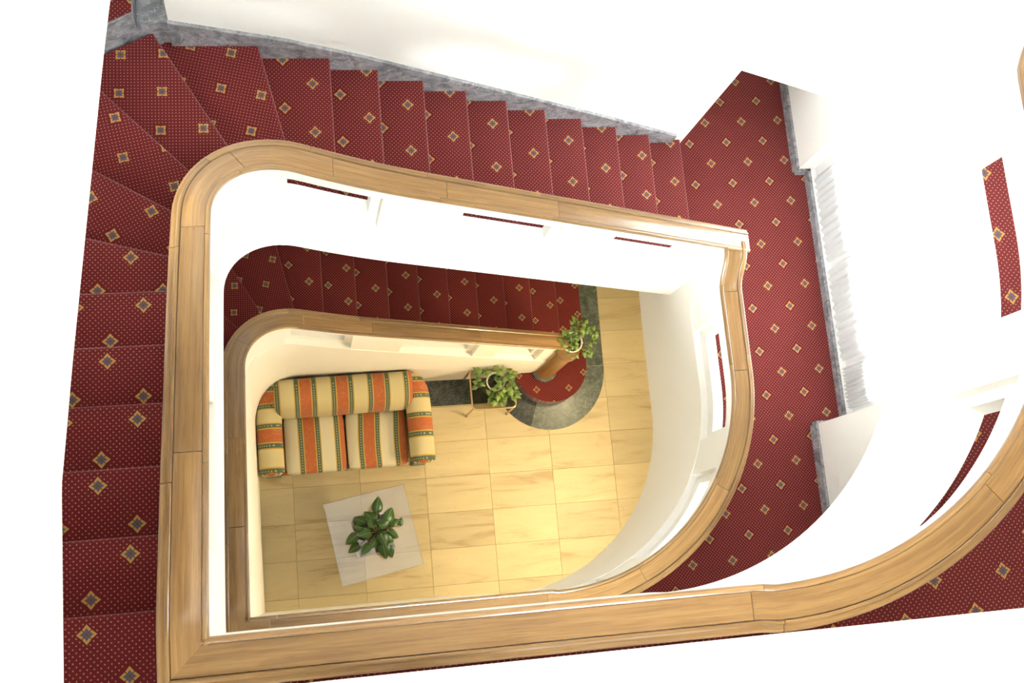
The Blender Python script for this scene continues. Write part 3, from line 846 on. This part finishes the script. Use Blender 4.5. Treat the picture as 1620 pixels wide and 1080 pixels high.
def pot(root, prof, soil_r, soil_z, mat):
    bm = bmesh.new(); lathe(bm, prof, 32); from_bm('pot', bm, mat, root, 0.6)
    bm = bmesh.new(); lathe(bm, [(soil_r, soil_z - 0.02), (soil_r, soil_z), (0.0005, soil_z + 0.006)], 24); from_bm('soil', bm, SOIL, root)
def vine(root, pts, rad=0.0022):
    bm = bmesh.new(); tube(bm, pts, rad, 5); return from_bm('stem', bm, STEM, root)
def pot_prof(r0, r1, h, t=0.008):
    return [(r0, 0), (r0 + 0.003, 0.003), (r1, h - 0.012), (r1 + 0.006, h - 0.010), (r1 + 0.006, h), (r1 - t + 0.004, h), (r1 - t, h - 0.02), (r0 - t + 0.006, h * 0.5), (0.0005, h * 0.5)]
def ivy(root, z, spots, sizes, rise):
    """spots: leaf clusters at (x, y) offsets from the pot centre"""
    for (x, y, zz, n, spread) in spots:
        e = Vector((x, y, zz)); s = Vector((x * 0.15, y * 0.15, z))
        midp = s.lerp(e, 0.5) + Vector((0, 0, rise))
        vine(root, [tuple(s), tuple(s.lerp(midp, 0.55) + Vector((0, 0, 0.02))), tuple(midp), tuple(midp.lerp(e, 0.6) + Vector((0, 0, 0.015))), tuple(e)])
        for q in range(n):
            a = random.uniform(0, 2 * math.pi); r = spread * math.sqrt(random.random())
            b = e + Vector((r * math.cos(a), r * math.sin(a), random.uniform(-0.03, 0.05)))
            d = Vector((math.cos(a) * 0.8 + x * 2.0, math.sin(a) * 0.8 + y * 2.0, random.uniform(-0.25, 0.35)))
            add_leaf(IVYM, root, b, d, random.uniform(*sizes))

pl = empty('potted_ivy', (2.70, 2.135, NEWEL_TOP)); tag(pl, 'trailing green ivy in a white pot on top of the newel post', 'plant')
pot(pl, pot_prof(0.068, 0.096, 0.135), 0.086, 0.112, POTW)
ivy(pl, 0.115, [(-0.07, 0.02, 0.17, 10, 0.06), (0.02, 0.10, 0.19, 12, 0.065), (0.10, 0.12, 0.16, 10, 0.06), (0.16, 0.04, 0.13, 9, 0.06), (-0.02, -0.02, 0.20, 9, 0.06),
                (0.0, -0.10, 0.14, 8, 0.05), (0.06, 0.05, 0.20, 9, 0.06), (0.21, -0.07, 0.04, 4, 0.03), (0.22, 0.09, 0.10, 4, 0.04), (0.05, 0.19, 0.13, 5, 0.04), (0.12, -0.09, 0.06, 4, 0.04), (-0.10, -0.05, 0.12, 5, 0.035)],
    (0.038, 0.062), 0.05)

# side table with a glass top
st = empty('side_table', (2.065, 1.885, 0.0)); tag(st, 'small brass framed side table with a glass top beside the bottom step', 'table')
hx, hy, zt = 0.225, 0.205, 0.50
bm = bmesh.new()
def rr(hx, hy, r, z, n=5):
    out = []
    for (sx, sy, a0) in ((1, 1, 0), (-1, 1, 90), (-1, -1, 180), (1, -1, 270)):
        for q in range(n + 1):
            a = math.radians(a0 + 90 * q / n); out.append((sx * (hx - r) + r * math.cos(a), sy * (hy - r) + r * math.sin(a), z))
    return out
lp = rr(hx, hy, 0.045, zt); lp.append(lp[0]); lp.append(lp[1])
tube(bm, lp, 0.0095, 8, False); from_bm('top_frame', bm, BRASS, st, 1.0)
for sx in (1, -1):
    for sy in (1, -1):
        bm = bmesh.new(); tube(bm, [(sx * (hx - 0.010), sy * (hy - 0.010), 0.003), (sx * (hx - 0.010), sy * (hy - 0.010), zt - 0.004)], 0.0105, 10); lg = from_bm('leg', bm, BRASS, st, 1.0)
        bm = bmesh.new(); lathe(bm, [(0.013, 0), (0.013, 0.012), (0.011, 0.014)], 12, sx * (hx - 0.010), sy * (hy - 0.010)); from_bm('foot', bm, DARKW, lg)
bm = bmesh.new(); prism(bm, [(p[0], p[1]) for p in rr(hx - 0.009, hy - 0.009, 0.04, 0)], zt - 0.004, zt + 0.004); from_bm('glass_top', bm, mat_glass('smoked_glass', (0.70, 0.69, 0.62), 0.05), st)
pl = empty('potted_ivy', (2.075, 1.93, zt + 0.0045)); tag(pl, 'leafy green ivy in a white pot on the glass side table', 'plant')
pot(pl, pot_prof(0.062, 0.090, 0.15), 0.081, 0.118, POTW)
ivy(pl, 0.12, [(-0.13, 0.07, 0.15, 7, 0.05), (-0.18, -0.01, 0.12, 4, 0.03), (0.06, -0.05, 0.19, 9, 0.055), (0.14, -0.05, 0.15, 8, 0.055), (0.10, 0.05, 0.18, 6, 0.05), (0.02, -0.17, 0.10, 9, 0.055),
               (-0.05, -0.15, 0.12, 5, 0.04), (0.16, -0.13, 0.10, 7, 0.05), (0.02, -0.10, 0.17, 5, 0.04), (0.17, 0.06, 0.13, 3, 0.03), (-0.01, 0.08, 0.18, 3, 0.03)], (0.05, 0.078), 0.05)

# coffee table: square glass sheet on a stone pedestal
ct = empty('coffee_table', (0.772, 0.522, 0.0), math.radians(10.2)); tag(ct, 'low square glass coffee table on a cream stone pedestal', 'table')
bm = bmesh.new(); box(bm, -0.18, 0.18, -0.18, 0.18, 0.004, 0.435, 0.006, 2); from_bm('pedestal', bm, CREAMST, ct)
bm = bmesh.new(); box(bm, -0.405, 0.405, -0.405, 0.405, 0.4365, 0.4465, 0.002, 1); from_bm('glass_top', bm, GLASS, ct)
pl = empty('potted_plant', (0.80, 0.535, 0.4475)); tag(pl, 'broad leaved dark green plant in a terracotta pot on the glass coffee table', 'plant')
pot(pl, pot_prof(0.07, 0.098, 0.16), 0.088, 0.135, TERRA)
LV = [(-0.22, -0.02, .13, 200, .13), (-0.20, -0.12, .09, 215, .12), (-0.12, 0.11, .17, 160, .13), (-0.03, 0.12, .20, 140, .14), (0.00, 0.22, .22, 85, .14), (0.10, 0.11, .21, 50, .15),
      (0.02, 0.06, .23, 30, .12), (-0.08, 0.00, .21, 195, .12), (-0.10, -0.12, .15, 240, .11), (0.03, -0.02, .24, 280, .14), (0.12, 0.0, .18, 310, .12), (0.05, -0.13, .18, 275, .15), (0.11, -0.16, .14, 285, .12),
      (-0.02, -0.07, .20, 250, .11), (0.24, 0.06, .12, 60, .08), (0.13, 0.07, .17, 20, .12), (-0.05, 0.05, .22, 110, .11), (0.06, -0.06, .20, 330, .11), (-0.14, 0.06, .15, 175, .11), (-0.01, 0.14, .18, 100, .10)]
for (x, y, z, a, s) in LV:
    vine(pl, [(x * 0.1, y * 0.1, 0.13), (x * 0.5, y * 0.5, 0.13 + (z - 0.13) * 0.7 + 0.05), (x * 0.85, y * 0.85, z + 0.012), (x, y, z)], 0.0025)
    r = math.radians(a + random.uniform(-12, 12))
    add_leaf(PHM, pl, Vector((x * 0.9, y * 0.9, z)), (math.cos(r), math.sin(r), random.uniform(-0.15, 0.2)), s * 1.0)

# ------------------------------------------------------------------ sofa
so = empty('sofa', (0.560, 1.62, 0.0), math.radians(1.0)); tag(so, 'two seat sofa in cream, orange and green striped fabric with rolled arms', 'sofa')
def soft_box(name, x0, x1, y0, y1, z0, z1, bev, uvf, puff=0.0):
    bm = bmesh.new(); box(bm, x0, x1, y0, y1, z0, z1)
    bmesh.ops.subdivide_edges(bm, edges=bm.edges[:], cuts=7, use_grid_fill=True)
    cxx, cyy = (x0 + x1) / 2, (y0 + y1) / 2
    for v in bm.verts:
        a = (v.co.x - cxx) / ((x1 - x0) / 2); b = (v.co.y - cyy) / ((y1 - y0) / 2); c = (v.co.z - (z0 + z1) / 2) / ((z1 - z0) / 2)
        # round off the corners
        for ax, half, t, o1, o2 in (('x', (x1 - x0) / 2, a, b, c), ('y', (y1 - y0) / 2, b, a, c)):
            k = max(abs(o1) if True else 0, 0); 
        ra = bev
        px = max(0, abs(v.co.x - cxx) - ((x1 - x0) / 2 - ra)); py = max(0, abs(v.co.y - cyy) - ((y1 - y0) / 2 - ra)); pz = max(0, abs(v.co.z - (z0 + z1) / 2) - ((z1 - z0) / 2 - ra))
        l = math.sqrt(px * px + py * py + pz * pz)
        if l > ra:
            s = ra / l
            v.co.x -= math.copysign(px * (1 - s), v.co.x - cxx); v.co.y -= math.copysign(py * (1 - s), v.co.y - cyy); v.co.z -= math.copysign(pz * (1 - s), v.co.z - (z0 + z1) / 2)
        if c > 0: v.co.z += puff * max(0, 1 - a * a) * max(0, 1 - b * b)
    o = from_bm(name, bm, SEATSTRIPE, so, 1.2); uv_by(o, uvf); return o
PER = 0.352
bm = bmesh.new(); box(bm, -0.64, 0.64, -0.42, 0.40, 0.07, 0.29, 0.02, 2); o = from_bm('base', bm, STRIPE, so, 0.8); uv_by(o, lambda c, n: (c.x + PER * 0.5 + 0.27, c.y if abs(n.z) > .5 else c.z))
soft_box('seat_cushion', -0.600, -0.008, -0.445, 0.13, 0.285, 0.455, 0.045, lambda c, n: (c.x + 0.355 + PER * 0.5, c.y), 0.02)
soft_box('seat_cushion', 0.008, 0.600, -0.445, 0.13, 0.285, 0.455, 0.045, lambda c, n: (c.x - 0.235 + PER * 0.5 - 0.012 * math.sin(c.y * 6), c.y), 0.02)
# backrest: a fat bolster profile swept along x
def sweep_profile(name, prof, axis, stations, uvf, cap=True):
    """prof: list of (a, z); stations: list of (pos, da, dz, scale) along axis"""
    verts, faces = [], []; n = len(prof)
    ca = sum(p[0] for p in prof) / n; cz = sum(p[1] for p in prof) / n
    for pos, da, dz, sc in stations:
        for a, z in prof:
            aa = ca + (a - ca) * sc + da; zz = cz + (z - cz) * sc + dz
            verts.append((pos, aa, zz) if axis == 'x' else (aa, pos, zz))
    for i in range(len(stations) - 1):
        for q in range(n): faces.append((i * n + q, i * n + (q + 1) % n, (i + 1) * n + (q + 1) % n, (i + 1) * n + q))
    faces.append(tuple(range(n - 1, -1, -1))); faces.append(tuple((len(stations) - 1) * n + q for q in range(n)))
    o = from_py(name, verts, faces, STRIPE, so, 1.1); uv_by(o, uvf); return o
def ellipse_prof(cx_, cz_, ra, rz, n=28, p=2.4):
    out = []
    for q in range(n):
        t = 2 * math.pi * q / n; c, s = math.cos(t), math.sin(t)
        out.append((cx_ + ra * math.copysign(abs(c) ** (2 / p), c), cz_ + rz * math.copysign(abs(s) ** (2 / p), s)))
    return out
bp = ellipse_prof(0.272, 0.575, 0.178, 0.255)
bp = [(a + (z - 0.57) * 0.10, z) for a, z in bp]
sweep_profile('backrest', bp, 'x', [(-0.675, 0.03, -0.03, 0.80), (-0.665, 0.02, -0.02, 0.90), (-0.64, 0.01, 0, 0.97), (-0.58, 0, 0, 1.0)] + [(x / 10, 0, 0.008 * math.cos(x / 10 * 2), 1.0) for x in range(-5, 6)] + [(0.58, 0, 0, 1.0), (0.64, 0.01, 0, 0.97), (0.665, 0.02, -0.02, 0.90), (0.675, 0.03, -0.03, 0.80)],
              lambda c, n: (c.x + PER * 0.5 + 0.018, c.z + c.y))
bm = bmesh.new(); box(bm, -0.72, 0.72, 0.37, 0.45, 0.07, 0.62, 0.02, 2); o = from_bm('back_panel', bm, STRIPE, so, 0.8); uv_by(o, lambda c, n: (c.x + PER * 0.5 + 0.018, c.z))
for sx in (-1, 1):
    # rolled arm: slim panel below, round roll on top leaning outwards
    prof = []
    for q in range(25):
        t = math.radians(-60 + 300 * q / 24)
        prof.append((sx * (0.735 + 0.125 * math.cos(t)), 0.525 + 0.105 * math.sin(t)))
    prof = [(sx * 0.795, 0.07)] + prof + [(sx * 0.645, 0.07)]
    ss = [(-0.435, 0, -0.004, 0.93), (-0.425, 0, 0, 0.98), (-0.40, 0, 0, 1.0), (-0.2, 0, 0, 1.0), (0.0, 0, 0.0, 1.0), (0.10, sx * -0.004, 0.03, 1.0), (0.20, sx * -0.015, 0.09, 1.0), (0.29, sx * -0.035, 0.14, 0.98), (0.37, sx * -0.065, 0.16, 0.90), (0.42, sx * -0.10, 0.15, 0.72)]
    arm = sweep_profile('arm', prof, 'y', ss, lambda c, n: ((c.y + 0.06) * (0.75 if c.y < -0.06 else 1.05) + PER * 0.5, c.x * 0.8 + c.z))
    # scroll facing on the front of the arm
    bm = bmesh.new()
    lathe(bm, [(0.098, 0.0), (0.098, 0.012), (0.085, 0.022), (0.06, 0.014), (0.045, 0.026), (0.0005, 0.030)], 28)
    bm.transform(Matrix.Translation((sx * 0.735, -0.430, 0.522)) @ Matrix.Rotation(math.radians(90), 4, 'X'))
    sc = from_bm('scroll', bm, STRIPE, arm, 0.7); uv_by(sc, lambda c, n: (math.atan2(c.z - .522, c.x - sx * .735) * 0.11, c.z))
    for sy in (-0.38, 0.36):
        bm = bmesh.new(); lathe(bm, [(0.03, 0.0), (0.035, 0.03), (0.04, 0.072)], 16, sx * 0.66, sy); from_bm('foot', bm, DARKW, so)

# ------------------------------------------------------------------ unseen lamps added to warm the lobby
def lamp(x, y, z, power, label, size=0.34):
    root = empty('added_ceiling_lamp', (x, y, z)); tag(root, label, 'lamp', 'added lobby ceiling lamps')
    bm = bmesh.new(); lathe(bm, [(size * .5, -0.03), (size * .52, -0.02), (size * .52, 0.0), (0.0005, 0.0)], 32); from_bm('rim', bm, BRASS, root)
    bm = bmesh.new(); lathe(bm, [(0.0005, -0.085), (size * .2, -0.08), (size * .38, -0.06), (size * .47, -0.031)], 32); from_bm('diffuser', bm, emit('added_lamp_glow', (1.0, 0.80, 0.42), 2.0), root, 1.0)
    ld = bpy.data.lights.new('added_lamp_bulb', 'AREA'); ld.shape = 'DISK'; ld.size = size; ld.energy = power; ld.color = (1.0, 0.80, 0.48); ld.spread = math.radians(170)
    lo = bpy.data.objects.new('bulb', ld); C.objects.link(lo); lo.parent = root; lo.location = (0, 0, -0.10)
lamp(3.62, 0.95, H - SLAB - 0.001, 3.8, 'added round brass lamp on the lobby ceiling next to the first landing curve')
lamp(3.62, 2.2, H - SLAB - 0.001, 3.8, 'added round brass lamp on the lobby ceiling opposite the bottom step')
def added_sconce(y, label):  # unseen fixture added to carry warm light across to the sofa
    root = empty('added_wall_sconce', (4.029, y, 1.95)); tag(root, label, 'lamp', 'added lobby wall lamps')
    bm = bmesh.new(); box(bm, -0.02, 0.0, -0.07, 0.07, -0.11, 0.11, 0.008, 2); from_bm('backplate', bm, BRASS, root)
    bm = bmesh.new(); tube(bm, [(-0.02, 0, -0.02), (-0.07, 0, -0.03), (-0.10, 0, 0.0)], 0.009, 8); from_bm('bracket', bm, BRASS, root, 1.0)
    bm = bmesh.new(); lathe(bm, [(0.06, 0.0), (0.085, 0.05), (0.11, 0.16), (0.105, 0.16), (0.08, 0.05), (0.0005, 0.006)], 28, -0.12, 0); from_bm('shade', bm, emit('added_sconce_glow', (1.0, 0.78, 0.40), 3.0), root, 0.8)
    ld = bpy.data.lights.new('added_sconce_bulb', 'AREA'); ld.shape = 'DISK'; ld.size = 0.3; ld.energy = 22; ld.color = (1.0, 0.80, 0.48)
    lo = bpy.data.objects.new('bulb', ld); C.objects.link(lo); lo.parent = root; lo.location = (-0.26, 0, 0.08); lo.rotation_euler = (0, math.radians(92), 0)
added_sconce(0.15, 'added brass wall lamp in the lobby, on the pier facing the coffee table')
added_sconce(0.80, 'added brass wall lamp in the lobby, on the pier beside the window wall')
